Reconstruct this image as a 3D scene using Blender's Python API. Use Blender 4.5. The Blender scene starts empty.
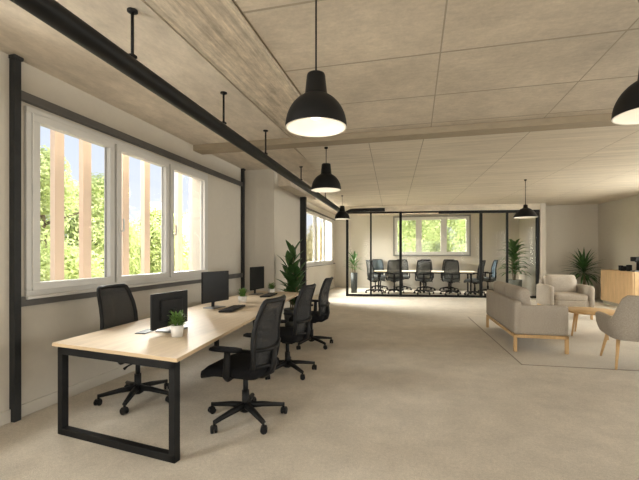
import bpy, bmesh, math, random
from mathutils import Vector, Matrix, noise as mnoise
PI = math.pi
random.seed(7)
scene = bpy.context.scene
COL = scene.collection

# ------------------------------------------------------------------ materials
def nt(m):
    m.use_nodes = True
    t = m.node_tree
    return t, t.nodes, t.links

def mat(name, a, b=None, rough=0.6, scale=12.0, detail=4, stretch=(1, 1, 1), bump=0.0, bscale=None,
        metal=0.0, spec=0.5, wave=None):
    """procedural surface: colour noise between a and b, optional bump"""
    m = bpy.data.materials.new(name)
    t, N, L = nt(m)
    p = N['Principled BSDF']
    p.inputs['Roughness'].default_value = rough
    p.inputs['Metallic'].default_value = metal
    p.inputs['Specular IOR Level'].default_value = spec
    b = b or tuple(min(1, c * 1.12) for c in a)
    tc = N.new('ShaderNodeTexCoord')
    mp = N.new('ShaderNodeMapping'); mp.inputs['Scale'].default_value = stretch
    L.new(tc.outputs['Object'], mp.inputs['Vector'])
    nz = N.new('ShaderNodeTexNoise'); nz.inputs['Scale'].default_value = scale
    nz.inputs['Detail'].default_value = detail; nz.inputs['Roughness'].default_value = 0.6
    L.new(mp.outputs['Vector'], nz.inputs['Vector'])
    cr = N.new('ShaderNodeValToRGB')
    cr.color_ramp.elements[0].position = 0.3; cr.color_ramp.elements[1].position = 0.7
    cr.color_ramp.elements[0].color = (*a, 1); cr.color_ramp.elements[1].color = (*b, 1)
    L.new(nz.outputs['Fac'], cr.inputs['Fac'])
    L.new(cr.outputs['Color'], p.inputs['Base Color'])
    if bump:
        n2 = N.new('ShaderNodeTexNoise'); n2.inputs['Scale'].default_value = bscale or scale * 4
        n2.inputs['Detail'].default_value = 3
        L.new(mp.outputs['Vector'], n2.inputs['Vector'])
        bp = N.new('ShaderNodeBump'); bp.inputs['Strength'].default_value = bump
        bp.inputs['Distance'].default_value = 0.01
        L.new(n2.outputs['Fac'], bp.inputs['Height'])
        L.new(bp.outputs['Normal'], p.inputs['Normal'])
    return m

def mat_layers(name, base, layers, rough=0.8, bump=0.0, bscale=60, spec=0.3, bstretch=(1, 1, 1)):
    """colour = base multiplied by several noise layers (scale, stretch, amount)"""
    m = bpy.data.materials.new(name)
    t, N, L = nt(m)
    p = N['Principled BSDF']; p.inputs['Roughness'].default_value = rough
    p.inputs['Specular IOR Level'].default_value = spec
    tc = N.new('ShaderNodeTexCoord')
    prev = None
    for sc, st, am in layers:
        mp = N.new('ShaderNodeMapping'); mp.inputs['Scale'].default_value = st
        L.new(tc.outputs['Object'], mp.inputs['Vector'])
        nz = N.new('ShaderNodeTexNoise'); nz.inputs['Scale'].default_value = sc
        nz.inputs['Detail'].default_value = 6; nz.inputs['Roughness'].default_value = 0.62
        L.new(mp.outputs['Vector'], nz.inputs['Vector'])
        mr = N.new('ShaderNodeMapRange')
        mr.inputs['From Min'].default_value = 0.3; mr.inputs['From Max'].default_value = 0.7
        mr.inputs['To Min'].default_value = 1 - am; mr.inputs['To Max'].default_value = 1 + am
        L.new(nz.outputs['Fac'], mr.inputs['Value'])
        if prev is None:
            prev = mr.outputs['Result']
        else:
            mu = N.new('ShaderNodeMath'); mu.operation = 'MULTIPLY'
            L.new(prev, mu.inputs[0]); L.new(mr.outputs['Result'], mu.inputs[1]); prev = mu.outputs[0]
    mx = N.new('ShaderNodeVectorMath'); mx.operation = 'SCALE'
    mx.inputs[0].default_value = base
    L.new(prev, mx.inputs['Scale'])
    L.new(mx.outputs['Vector'], p.inputs['Base Color'])
    if bump:
        mp = N.new('ShaderNodeMapping'); mp.inputs['Scale'].default_value = bstretch
        L.new(tc.outputs['Object'], mp.inputs['Vector'])
        n2 = N.new('ShaderNodeTexNoise'); n2.inputs['Scale'].default_value = bscale; n2.inputs['Detail'].default_value = 4
        L.new(mp.outputs['Vector'], n2.inputs['Vector'])
        bp = N.new('ShaderNodeBump'); bp.inputs['Strength'].default_value = bump; bp.inputs['Distance'].default_value = 0.01
        L.new(n2.outputs['Fac'], bp.inputs['Height']); L.new(bp.outputs['Normal'], p.inputs['Normal'])
    return m

def mat_glass(name, tint=(1, 1, 1), refl=0.04, graze=0.14):
    m = bpy.data.materials.new(name)
    t, N, L = nt(m)
    N.remove(N['Principled BSDF'])
    out = N['Material Output']
    tr = N.new('ShaderNodeBsdfTransparent'); tr.inputs['Color'].default_value = (*tint, 1)
    gl = N.new('ShaderNodeBsdfGlossy'); gl.inputs['Roughness'].default_value = 0.02
    lw = N.new('ShaderNodeLayerWeight'); lw.inputs['Blend'].default_value = 0.15
    mr = N.new('ShaderNodeMapRange'); mr.inputs['To Min'].default_value = refl * 0.5; mr.inputs['To Max'].default_value = graze
    L.new(lw.outputs['Fresnel'], mr.inputs['Value'])
    mx = N.new('ShaderNodeMixShader')
    L.new(mr.outputs['Result'], mx.inputs['Fac'])
    L.new(tr.outputs[0], mx.inputs[1]); L.new(gl.outputs[0], mx.inputs[2])
    L.new(mx.outputs[0], out.inputs['Surface'])
    return m

def mat_mesh(name, col, see=0.3):
    m = bpy.data.materials.new(name)
    t, N, L = nt(m)
    p = N['Principled BSDF']; p.inputs['Base Color'].default_value = (*col, 1); p.inputs['Roughness'].default_value = 0.9; p.inputs['Specular IOR Level'].default_value = .15
    tr = N.new('ShaderNodeBsdfTransparent')
    # woven net: fine holes
    tc = N.new('ShaderNodeTexCoord')
    vo = N.new('ShaderNodeTexVoronoi'); vo.inputs['Scale'].default_value = 260
    L.new(tc.outputs['Object'], vo.inputs['Vector'])
    mr = N.new('ShaderNodeMapRange'); mr.inputs['From Min'].default_value = 0.1; mr.inputs['From Max'].default_value = 0.7
    mr.inputs['To Min'].default_value = see * 1.6; mr.inputs['To Max'].default_value = see * 0.5
    L.new(vo.outputs['Distance'], mr.inputs['Value'])
    mx = N.new('ShaderNodeMixShader')
    L.new(mr.outputs['Result'], mx.inputs['Fac'])
    L.new(p.outputs[0], mx.inputs[1]); L.new(tr.outputs[0], mx.inputs[2])
    L.new(mx.outputs[0], N['Material Output'].inputs['Surface'])
    return m

def mat_leaf(name, a, b, trans=0.3, scale=9, rough=0.45):
    m = mat(name, a, b, rough=rough, scale=scale)
    t, N, L = nt(m)
    p = N['Principled BSDF']
    cr = [n for n in N if n.type == 'VALTORGB'][0]
    tl = N.new('ShaderNodeBsdfTranslucent')
    L.new(cr.outputs['Color'], tl.inputs['Color'])
    mx = N.new('ShaderNodeMixShader'); mx.inputs['Fac'].default_value = trans
    L.new(p.outputs[0], mx.inputs[1]); L.new(tl.outputs[0], mx.inputs[2])
    L.new(mx.outputs[0], N['Material Output'].inputs['Surface'])
    return m

def mat_emit(name, col, strength):
    m = bpy.data.materials.new(name)
    t, N, L = nt(m)
    p = N['Principled BSDF']
    p.inputs['Base Color'].default_value = (*col, 1)
    p.inputs['Emission Color'].default_value = (*col, 1); p.inputs['Emission Strength'].default_value = strength
    return m

M = {}
M['carpet'] = mat_layers('carpet', (0.585, 0.53, 0.45), [(0.6, (1, 1, 1), 0.09), (4, (1, 1, 1), 0.09), (38, (1, 1, 1), 0.09), (130, (1, 1, 1), 0.18)],
                         rough=0.95, bump=0.5, bscale=170, spec=0.1)
M['wall'] = mat_layers('plaster', (0.575, 0.53, 0.455), [(0.7, (1, 1, 1), 0.03), (14, (1, 1, 1), 0.02)], rough=0.85, bump=0.06, bscale=90, spec=0.2)
M['base'] = mat_layers('skirting_paint', (0.58, 0.54, 0.47), [(3, (1, 1, 1), 0.02)], rough=0.6)
M['conc'] = mat_layers('smooth_concrete', (0.545, 0.475, 0.38), [(0.5, (1, 1, 1), 0.12), (2.4, (1, 1, 1), 0.13), (11, (1, 2.5, 1), 0.08), (45, (1, 1, 1), 0.07)],
                       rough=0.7, bump=0.12, bscale=40)
M['concL'] = mat_layers('window_side_concrete', (0.62, 0.545, 0.45), [(0.5, (1, 1, 1), 0.10), (2.2, (1, 0.5, 1), 0.15), (10, (1, 0.4, 1), 0.11), (50, (1, .5, 1), .06)],
                        rough=0.75, bump=0.15, bscale=30)
M['concB'] = mat_layers('board_marked_concrete', (0.56, 0.485, 0.385), [(1.2, (1, 0.4, 1), 0.12), (14, (1.6, 0.05, 1), 0.32), (12, (1, 0.4, 1), 0.22), (60, (1, 0.3, 1), 0.12)],
                        rough=0.85, bump=0.35, bscale=26, bstretch=(1, 0.12, 1))
M['concR'] = mat_layers('streaked_concrete', (0.60, 0.53, 0.425), [(0.5, (1, 1, 1), 0.07), (3.2, (0.2, 2.0, 1), 0.12), (8, (0.1, 2.4, 1), 0.12), (40, (0.3, 1, 1), 0.05)],
                        rough=0.55, bump=0.12, bscale=20, bstretch=(0.15, 1, 1))
M['joint'] = mat('joint', (0.33, 0.285, 0.22), rough=0.9)
M['steel'] = mat('charcoal_paint', (0.02, 0.021, 0.021), (0.03, 0.03, 0.03), rough=0.6, scale=5, spec=.25)
M['rail'] = mat('grey_rail_paint', (0.085, 0.08, 0.073), (0.10, 0.095, 0.088), rough=0.55, scale=5)
M['black'] = mat('black_plastic', (0.007, 0.007, 0.0075), (0.011, 0.011, 0.0115), rough=0.5, scale=20, spec=.22)
M['blackmatt'] = mat('matt_black', (0.007, 0.007, 0.007), (0.010, 0.010, 0.010), rough=0.5, scale=8, spec=0.2)
M['blackfab'] = mat('black_fabric', (0.008, 0.008, 0.009), (0.014, 0.014, 0.015), rough=0.95, scale=120, bump=0.2, spec=.1)
M['net'] = mat_mesh('black_net', (0.05, 0.05, 0.05), 0.30)
M['netgrey'] = mat_mesh('grey_net', (0.125, 0.125, 0.115), 0.28)
M['greyfab'] = mat('grey_fabric', (0.06, 0.065, 0.062), (0.085, 0.09, 0.088), rough=0.9, scale=90)
M['blueback'] = mat_mesh('reflection_tinted_net', (0.10, 0.135, 0.16), 0.16)  # blue is a reflective tint put into the net colour
M['white'] = mat('white_window_paint', (0.56, 0.545, 0.51), (0.59, 0.575, 0.54), rough=0.4, scale=3)
M['greyframe'] = mat('grey_window_paint', (0.20, 0.195, 0.185), (0.22, 0.215, 0.2), rough=0.5, scale=3)
M['glass'] = mat_glass('window_glass')
M['pglass'] = mat_glass('partition_glass', (0.98, 0.985, 0.98), 0.014, 0.09)
M['oak'] = mat_layers('pale_oak', (0.63, 0.51, 0.37), [(1.3, (1, 1, 1), 0.05), (3.2, (6, 0.5, 6), 0.10), (9, (9, 0.3, 9), 0.05)], rough=0.5, bump=0.03, bscale=60, bstretch=(1, 0.1, 1), spec=0.3)
M['oakedge'] = mat_layers('oak_edge_band', (0.55, 0.41, 0.26), [(6, (1, 1, 9), 0.06)], rough=0.5)
M['wood'] = mat_layers('honey_oak', (0.58, 0.375, 0.18), [(4, (5, 5, 0.6), 0.1), (14, (4, 4, 0.4), 0.06)], rough=0.5)
M['woodtop'] = mat_layers('honey_oak_top', (0.56, 0.36, 0.17), [(4, (5, 0.6, 1), 0.1), (14, (4, 0.4, 1), 0.06)], rough=0.42)
M['cabinet'] = mat_layers('cabinet_oak', (0.62, 0.425, 0.235), [(3, (1, 7, 0.5), 0.12), (12, (1, 5, 0.3), 0.07)], rough=0.5)
M['sofa'] = mat_layers('taupe_tweed', (0.41, 0.36, 0.30), [(3, (1, 1, 1), 0.05), (70, (1, 1, 1), 0.14), (160, (1, 1, 1), 0.15)], rough=0.95, bump=0.4, bscale=180, spec=0.1)
M['chairfab'] = mat_layers('beige_tweed', (0.375, 0.33, 0.275), [(3, (1, 1, 1), 0.04), (60, (1, 1, 1), 0.14), (150, (1, 1, 1), 0.14)], rough=0.95, bump=0.4, bscale=170, spec=0.1)
M['rug'] = mat_layers('flat_woven_rug', (0.58, 0.53, 0.455), [(2, (1, 1, 1), 0.05), (60, (1, 3, 1), 0.12), (150, (1, 1, 1), 0.12)], rough=0.95, bump=0.4, bscale=140, spec=0.1)
M['rugedge'] = mat('rug_binding', (0.27, 0.235, 0.19), rough=0.9)
M['pot'] = mat('white_ceramic', (0.68, 0.655, 0.61), (0.74, 0.715, 0.67), rough=0.45, scale=14)
M['greypot'] = mat('grey_planter', (0.20, 0.21, 0.19), (0.26, 0.265, 0.245), rough=0.7, scale=8)
M['darkpot'] = mat('dark_planter', (0.05, 0.055, 0.05), (0.07, 0.075, 0.07), rough=0.6, scale=8)
M['soil'] = mat('soil', (0.03, 0.02, 0.012), (0.07, 0.05, 0.03), rough=1, scale=60, bump=0.5)
M['leaf'] = mat_leaf('dark_leaf', (0.03, 0.08, 0.02), (0.075, 0.16, 0.05), 0.25)
M['leafmid'] = mat_leaf('mid_leaf', (0.05, 0.12, 0.03), (0.11, 0.22, 0.06), 0.3)
M['leafherb'] = mat_leaf('herb_leaf', (0.07, 0.16, 0.03), (0.17, 0.29, 0.07), 0.3, 30)
M['treeleaf'] = mat_leaf('tree_leaf', (0.46, 0.54, 0.20), (0.66, 0.72, 0.40), 0.5, 1.4, 0.7)
M['treeyellow'] = mat_leaf('tree_leaf_yellow', (0.62, 0.54, 0.26), (0.78, 0.72, 0.46), 0.45, 2, 0.7)
M['bark'] = mat('bark', (0.10, 0.075, 0.05), (0.19, 0.15, 0.11), rough=0.95, scale=20, stretch=(1, 1, 0.2), bump=0.6)
M['stem'] = mat('stem', (0.16, 0.12, 0.07), (0.24, 0.19, 0.11), rough=0.9, scale=20)
M['grass'] = mat('gravel', (0.30, 0.275, 0.235), (0.38, 0.35, 0.30), rough=1, scale=3, bump=0.5)
M['fin'] = mat_layers('larch_fin', (0.73, 0.56, 0.43), [(3, (6, 6, 0.4), 0.04)], rough=0.7)
M['screen'] = mat('screen_glass', (0.009, 0.009, 0.0095), (0.011, 0.011, 0.0115), rough=0.3, scale=2, spec=.25)
M['silver'] = mat('silver_metal', (0.16, 0.16, 0.155), (0.22, 0.22, 0.215), rough=0.35, metal=0.8, scale=5)
M['lampwhite'] = mat('white_enamel', (0.62, 0.60, 0.55), (0.66, 0.64, 0.59), rough=0.5, scale=4)
M['bulb'] = mat_emit('lit_bulb', (1.0, 0.92, 0.8), 2.0)
M['key'] = mat('keycap', (0.02, 0.02, 0.021), (0.03, 0.03, 0.031), rough=0.55, scale=60)
M['dash'] = mat('chrome', (0.5, 0.5, 0.5), rough=0.2, metal=1.0)

# ------------------------------------------------------------------ mesh builder
class MB:
    def __init__(s):
        s.bm = bmesh.new(); s.mi = 0
    def _mark(s, faces, smooth=None):
        for f in faces:
            f.material_index = s.mi
            if smooth is not None: f.smooth = smooth
    def rbox(s, c, size, r=0.0, rot=None, n=None, bulge=(0, 0, 0), seg=3):
        """box with optional rounding; n = subdivisions for soft cushions"""
        bm2 = bmesh.new()
        bmesh.ops.create_cube(bm2, size=1)
        hs = Vector(size) / 2
        if n:
            bmesh.ops.subdivide_edges(bm2, edges=bm2.edges[:], cuts=n, use_grid_fill=True)
            rr = min(r, min(hs) * 0.98)
            for v in bm2.verts:
                u = v.co * 2
                p = Vector((u.x * hs.x, u.y * hs.y, u.z * hs.z))
                q = Vector((max(-hs.x + rr, min(hs.x - rr, p.x)), max(-hs.y + rr, min(hs.y - rr, p.y)), max(-hs.z + rr, min(hs.z - rr, p.z))))
                d = p - q
                if d.length > 1e-6: p = q + d.normalized() * rr
                if bulge[2]: p.z += math.copysign(bulge[2], u.z) * (1 - u.x ** 2) * (1 - u.y ** 2) * abs(u.z)
                if bulge[1]: p.y += math.copysign(bulge[1], u.y) * (1 - u.x ** 2) * (1 - u.z ** 2) * abs(u.y)
                if bulge[0]: p.x += math.copysign(bulge[0], u.x) * (1 - u.y ** 2) * (1 - u.z ** 2) * abs(u.x)
                v.co = p
            sm = True
        else:
            for v in bm2.verts: v.co = Vector((v.co.x * size[0], v.co.y * size[1], v.co.z * size[2]))
            if r > 0:
                bmesh.ops.bevel(bm2, geom=bm2.edges[:], offset=r, segments=seg, profile=0.5, affect='EDGES')
            sm = 'axis' if r > 0 else False
        mtx = Matrix.Translation(c) @ (rot.to_4x4() if rot is not None else Matrix.Identity(4))
        s._merge(bm2, mtx, sm)
        return s
    def _merge(s, bm2, mtx, sm):
        vm = {}
        for v in bm2.verts: vm[v.index if False else v] = s.bm.verts.new(mtx @ v.co)
        for f in bm2.faces:
            try:
                nf = s.bm.faces.new([vm[v] for v in f.verts]); nf.smooth = (sm is True); nf.material_index = s.mi
            except ValueError: pass
        bm2.free()
    def ring(s, c, ax, ux, r, seg, ry=None):
        uy = ax.cross(ux).normalized()
        ry = ry or r
        return [s.bm.verts.new(c + ux * (r * math.cos(2 * PI * i / seg)) + uy * (ry * math.sin(2 * PI * i / seg))) for i in range(seg)]
    def _bridge(s, a, b):
        n = len(a); out = []
        for i in range(n):
            out.append(s.bm.faces.new((a[i], a[(i + 1) % n], b[(i + 1) % n], b[i])))
        s._mark(out, True)
    def tube(s, path, r, seg=10, closed=False, flat=None):
        P = [Vector(p) for p in path]; n = len(P)
        R = r if isinstance(r, (list, tuple)) else [r] * n
        rings = []; ux = None
        for i in range(n):
            if closed: tn = (P[(i + 1) % n] - P[i - 1])
            else: tn = (P[min(i + 1, n - 1)] - P[max(i - 1, 0)])
            tn.normalize()
            if ux is None:
                ref = Vector((0, 0, 1)) if abs(tn.z) < 0.9 else Vector((1, 0, 0))
                ux = (ref - tn * ref.dot(tn)).normalized()
            else:
                ux = (ux - tn * ux.dot(tn)).normalized()
            rings.append(s.ring(P[i], tn, ux, R[i], seg, R[i] * flat if flat else None))
        for i in range(n - 1): s._bridge(rings[i], rings[i + 1])
        if closed: s._bridge(rings[-1], rings[0])
        else:
            f = [s.bm.faces.new(list(reversed(rings[0]))), s.bm.faces.new(rings[-1])]
            s._mark(f, False)
        return s
    def cyl(s, p0, p1, r0, r1=None, seg=16):
        return s.tube([p0, p1], [r0, r0 if r1 is None else r1], seg)
    def lathe(s, prof, c=(0, 0, 0), seg=28, cap0=True, cap1=True):
        rings = []
        for r, z in prof:
            if r < 1e-5: rings.append([s.bm.verts.new((c[0], c[1], c[2] + z))])
            else: rings.append([s.bm.verts.new((c[0] + r * math.cos(2 * PI * i / seg), c[1] + r * math.sin(2 * PI * i / seg), c[2] + z)) for i in range(seg)])
        for a, b in zip(rings[:-1], rings[1:]):
            fs = []
            for i in range(seg):
                j = (i + 1) % seg
                if len(a) == 1 and len(b) == 1: continue
                if len(a) == 1: fs.append(s.bm.faces.new((a[0], b[j], b[i])))
                elif len(b) == 1: fs.append(s.bm.faces.new((a[i], a[j], b[0])))
                else: fs.append(s.bm.faces.new((a[i], a[j], b[j], b[i])))
            s._mark(fs, True)
        if cap0 and len(rings[0]) > 1: s._mark([s.bm.faces.new(list(reversed(rings[0])))], False)
        if cap1 and len(rings[-1]) > 1: s._mark([s.bm.faces.new(rings[-1])], False)
        return s
    def prism(s, pts, z0, z1):
        a = [s.bm.verts.new((x, y, z0)) for x, y in pts]; b = [s.bm.verts.new((x, y, z1)) for x, y in pts]
        n = len(pts); fs = [s.bm.faces.new(list(reversed(a))), s.bm.faces.new(b)]
        for i in range(n): fs.append(s.bm.faces.new((a[i], a[(i + 1) % n], b[(i + 1) % n], b[i])))
        s._mark(fs, False)
        return s
    def grid(s, fn, nu, nv, thick=None):
        V = [[s.bm.verts.new(fn(i / nu, j / nv)) for j in range(nv + 1)] for i in range(nu + 1)]
        fs = []
        for i in range(nu):
            for j in range(nv):
                fs.append(s.bm.faces.new((V[i][j], V[i + 1][j], V[i + 1][j + 1], V[i][j + 1])))
        s._mark(fs, True)
        return s
    def build(s, name, m, parent=None, loc=None, bevel=0, solid=0, subsurf=0, auto=None):
        me = bpy.data.meshes.new(name)
        bmesh.ops.recalc_face_normals(s.bm, faces=s.bm.faces[:])
        s.bm.to_mesh(me); s.bm.free()
        for x in (m if isinstance(m, (list, tuple)) else [m]): me.materials.append(x)
        o = bpy.data.objects.new(name, me); COL.objects.link(o)
        if parent is not None: o.parent = parent
        if loc is not None: o.location = loc
        if solid:
            md = o.modifiers.new('solid', 'SOLIDIFY'); md.thickness = solid; md.offset = 0
        if bevel:
            md = o.modifiers.new('bevel', 'BEVEL'); md.width = bevel; md.segments = 2; md.limit_method = 'ANGLE'
        if subsurf:
            md = o.modifiers.new('sub', 'SUBSURF'); md.levels = subsurf; md.render_levels = subsurf
        return o

def tag(o, label, cat, group=None, kind=None):
    o['label'] = label; o['category'] = cat
    if group: o['group'] = group
    if kind: o['kind'] = kind
    return o
def thing(name, loc, rz, label, cat, group=None):
    o = bpy.data.objects.new(name, None); COL.objects.link(o)
    o.empty_display_size = 0.1
    o.location = loc; o.rotation_euler = (0, 0, rz)
    return tag(o, label, cat, group)
def copy_tree(o, parent=None):
    c = o.copy(); COL.objects.link(c)
    if parent is not None: c.parent = parent
    for ch in list(o.children): copy_tree(ch, c)
    return c
def place(proto, first, loc, rz, label, group=None):
    o = proto if first else copy_tree(proto)
    o.location = loc; o.rotation_euler = (0, 0, rz); o['label'] = label
    if group: o['group'] = group
    return o
def struct(o):
    o['kind'] = 'structure'; return o
def boxes(name, m, lst, r=0.0, parent=None):
    b = MB()
    for x0, x1, y0, y1, z0, z1 in lst:
        b.rbox(((x0 + x1) / 2, (y0 + y1) / 2, (z0 + z1) / 2), (x1 - x0, y1 - y0, z1 - z0), r)
    return b.build(name, m, parent)

# ------------------------------------------------------------------ the setting
CH = 3.17                 # ceiling height
WX = -3.40                # window wall
YB, YR = 16.4, -4.0       # back wall of the meeting room, wall behind the camera
def right_x(y): return 5.86 + 0.078 * (14.5 - y)

W1 = (2.73, 5.77, 1.10, 2.75)
W2 = (11.55, 15.75, 1.10, 2.86)
LW = (-3.2, 1.4, 0.95, 2.75)          # unseen opening beside the camera, added to let in fill light
struct(boxes('floor', M['carpet'], [(-3.9, 8.2, YR - .3, YB + .3, -0.12, 0)]))
def wall_with_holes_x(name, x0, x1, y0, y1, holes):
    L_ = []; y = y0
    for a, b, z0, z1 in sorted(holes):
        L_ += [(x0, x1, y, a, 0, CH + .1), (x0, x1, a, b, 0, z0), (x0, x1, a, b, z1, CH + .1)]; y = b
    L_.append((x0, x1, y, y1, 0, CH + .1))
    return struct(boxes(name, M['wall'], L_))
def wall_with_holes_y(name, y0, y1, x0, x1, holes):
    L_ = []; x = x0
    for a, b, z0, z1 in sorted(holes):
        L_ += [(x, a, y0, y1, 0, CH + .1), (a, b, y0, y1, 0, z0), (a, b, y0, y1, z1, CH + .1)]; x = b
    L_.append((x, x1, y0, y1, 0, CH + .1))
    return struct(boxes(name, M['wall'], L_))
wall_with_holes_x('wall_left', WX - .25, WX, YR - .25, YB + .25, [LW, W1, W2])
W3 = (-0.83, 2.11, 1.42, 2.97)
wall_with_holes_y('wall_back', YB, YB + .25, WX, 4.10, [W3])
# wall between meeting room and lounge, lounge back wall, long right wall
struct(boxes('wall_meeting', M['wall'], [(3.94, 4.10, 13.80, YB, 0, CH + .1)]))
struct(boxes('wall_lounge', M['wall'], [(4.10, 6.3, 14.5, 14.7, 0, CH + .1)]))
SW = [(-2.6, 0.0), (0.8, 3.4), (4.2, 6.8), (8.0, 10.8)]          # unseen openings in the right wall, added to let in fill light
b = MB()
def rw(y0, y1, z0, z1): b.prism([(right_x(y1), y1), (right_x(y1) + .25, y1), (right_x(y0) + .25, y0), (right_x(y0), y0)], z0, z1)
rw(YR - .25, SW[0][0], 0, CH + .1); rw(SW[0][1], SW[1][0], 0, CH + .1); rw(SW[1][1], SW[2][0], 0, CH + .1); rw(SW[2][1], SW[3][0], 0, CH + .1); rw(SW[3][1], 14.7, 0, CH + .1)
for y0, y1 in SW: rw(y0, y1, 0, .9); rw(y0, y1, 2.75, CH + .1)
struct(b.build('wall_right', M['wall']))
RW = [(-2.6, -0.2, 0.3, 2.7), (0.5, 2.9, 0.3, 2.7), (3.6, 6.0, 0.3, 2.7)]  # unseen openings behind the camera, added for fill light
wall_with_holes_y('wall_rear', YR - .25, YR, WX, right_x(YR) + .25, RW)
# column on the window wall with its soffit
struct(boxes('wall_column', M['wall'], [(WX, -2.76, 7.30, 9.15, 0, CH)]))
struct(boxes('trim_1', M['concL'], [(-2.765, -2.50, 7.55, 9.6, 2.86, CH)]))

# ceiling: slab plus cast panels with open joints
struct(boxes('ceiling', M['joint'], [(WX - .2, 8.2, YR - .25, YB + .25, CH + .012, CH + .3)]))
CR = 3.09          # rear bays sit lower, behind the step
b = MB(); b.rbox(((WX - 1.80) / 2, (YR + 5.4) / 2, CH + .006), (-1.80 - WX, 5.4 - YR, .012))
b.rbox(((WX - 1.80) / 2, (5.66 + YB) / 2, CH + .006), (-1.80 - WX, YB - 5.66, .012))
struct(b.build('ceiling_window_strip', M['concL']))
b = MB(); b.rbox((-1.455, (YR + 5.4) / 2, CH - .006), (0.49, 5.4 - YR, .036), r=.004)
b.rbox((-1.745, (YR + 5.4) / 2, CH + .009), (0.085, 5.4 - YR, .006))
struct(b.build('ceiling_board_strip', M['concB']))
b = MB()
xs = [-1.19, 0.21, 1.58, 2.95, 4.32, 5.69, 7.6]
ys = [2.52 + .905 * k for k in range(-7, 4)] + [5.4]
for x0, x1 in zip(xs[:-1], xs[1:]):
    for y0, y1 in zip(ys[:-1], ys[1:]):
        b.rbox(((x0 + x1) / 2, (y0 + y1) / 2, CH + .004), (x1 - x0 - .013, y1 - y0 - .024, .016))
struct(b.build('ceiling_front_panels', M['conc']))
struct(boxes('ceiling_joint_bed', M['joint'], [(-1.19, 7.6, YR, 5.4, CH - .0028, CH + .01), (-1.83, 7.6, 5.66, YB, CR + .0012, CH + .01)]))
b = MB()
def lane(x, y): return x - 0.055 * (y - 5.66)     # joints drift slightly
xr = [-1.79, -0.66, 0.12, 1.5, 2.9, 4.3, 5.7, 7.6]
for x0, x1 in zip(xr[:-1], xr[1:]):
    q = []
    g = .006
    pts = [(lane(x0, 5.66) + g, 5.66), (lane(x1, 5.66) - g, 5.66), (lane(x1, YB) - g, YB), (lane(x0, YB) + g, YB)]
    b.prism(pts, CR, CR + .03)
struct(b.build('ceiling_rear_panels', M['concR']))
M['step'] = mat_layers('shade_darkened_step', (0.34, 0.28, 0.20), [(3, (.3, 1, 1), .1), (20, (.3, 1, 1), .08)], rough=.7)  # brown darkened to carry the shade on the step's front face
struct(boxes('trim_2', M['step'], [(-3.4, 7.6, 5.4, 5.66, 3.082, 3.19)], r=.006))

# skirting
bb = .11
struct(boxes('baseboard_left', M['base'], [(WX, WX + .018, YR, 7.30, 0, bb), (WX, WX + .018, 9.15, YB, 0, bb), (WX, -2.742, 7.282, 7.30, 0, bb), (-2.76, -2.742, 7.30, 9.15, 0, bb)], r=.004))
struct(boxes('baseboard_back', M['base'], [(WX, 3.92, YB - .018, YB, 0, bb), (4.10, 5.85, 14.482, 14.5, 0, bb), (3.922, 3.94, 13.98, YB, 0, bb)], r=.004))
b = MB(); b.prism([(right_x(14.48) - .018, 14.48), (right_x(14.48), 14.48), (right_x(YR), YR), (right_x(YR) - .018, YR)], 0, bb)
struct(b.build('baseboard_right', M['base']))

# charcoal posts and rails of the window wall
def post(n, y, w=.062, x=WX, z1=CH - .002, cap=True):
    b = MB(); b.rbox((x + .03, y, z1 / 2), (.06, w, z1), r=.004)
    if cap: b.rbox((x + .04, y, z1 - .018), (.07, w + .02, .03), r=.004)
    return struct(b.build(n, M['steel']))
post('trim_3', 2.60); post('trim_4', 7.14); struct(boxes('trim_5', M['steel'], [(-2.76, -2.62, 9.10, 9.2, 0, 2.86)], r=.004))
struct(boxes('trim_6', M['rail'], [(WX, WX + .045, 2.63, 7.11, 2.81, 2.89)], r=.003))
struct(boxes('trim_7', M['rail'], [(WX, WX + .045, 2.63, 7.11, 0.985, 1.068)], r=.003))
struct(boxes('trim_8', M['rail'], [(WX, WX + .04, 11.3, YB - .02, 1.02, 1.07)], r=.003))
struct(boxes('trim_9', M['rail'], [(WX, WX + .04, 11.3, YB - .02, 2.90, 2.95)], r=.003))
b = MB(); b.prism([(-2.38, 13.0), (3.94, 13.83), (3.94, 13.98), (-2.38, 13.15)], 2.897, CR)
struct(b.build('trim_10', M['concR']))

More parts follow.
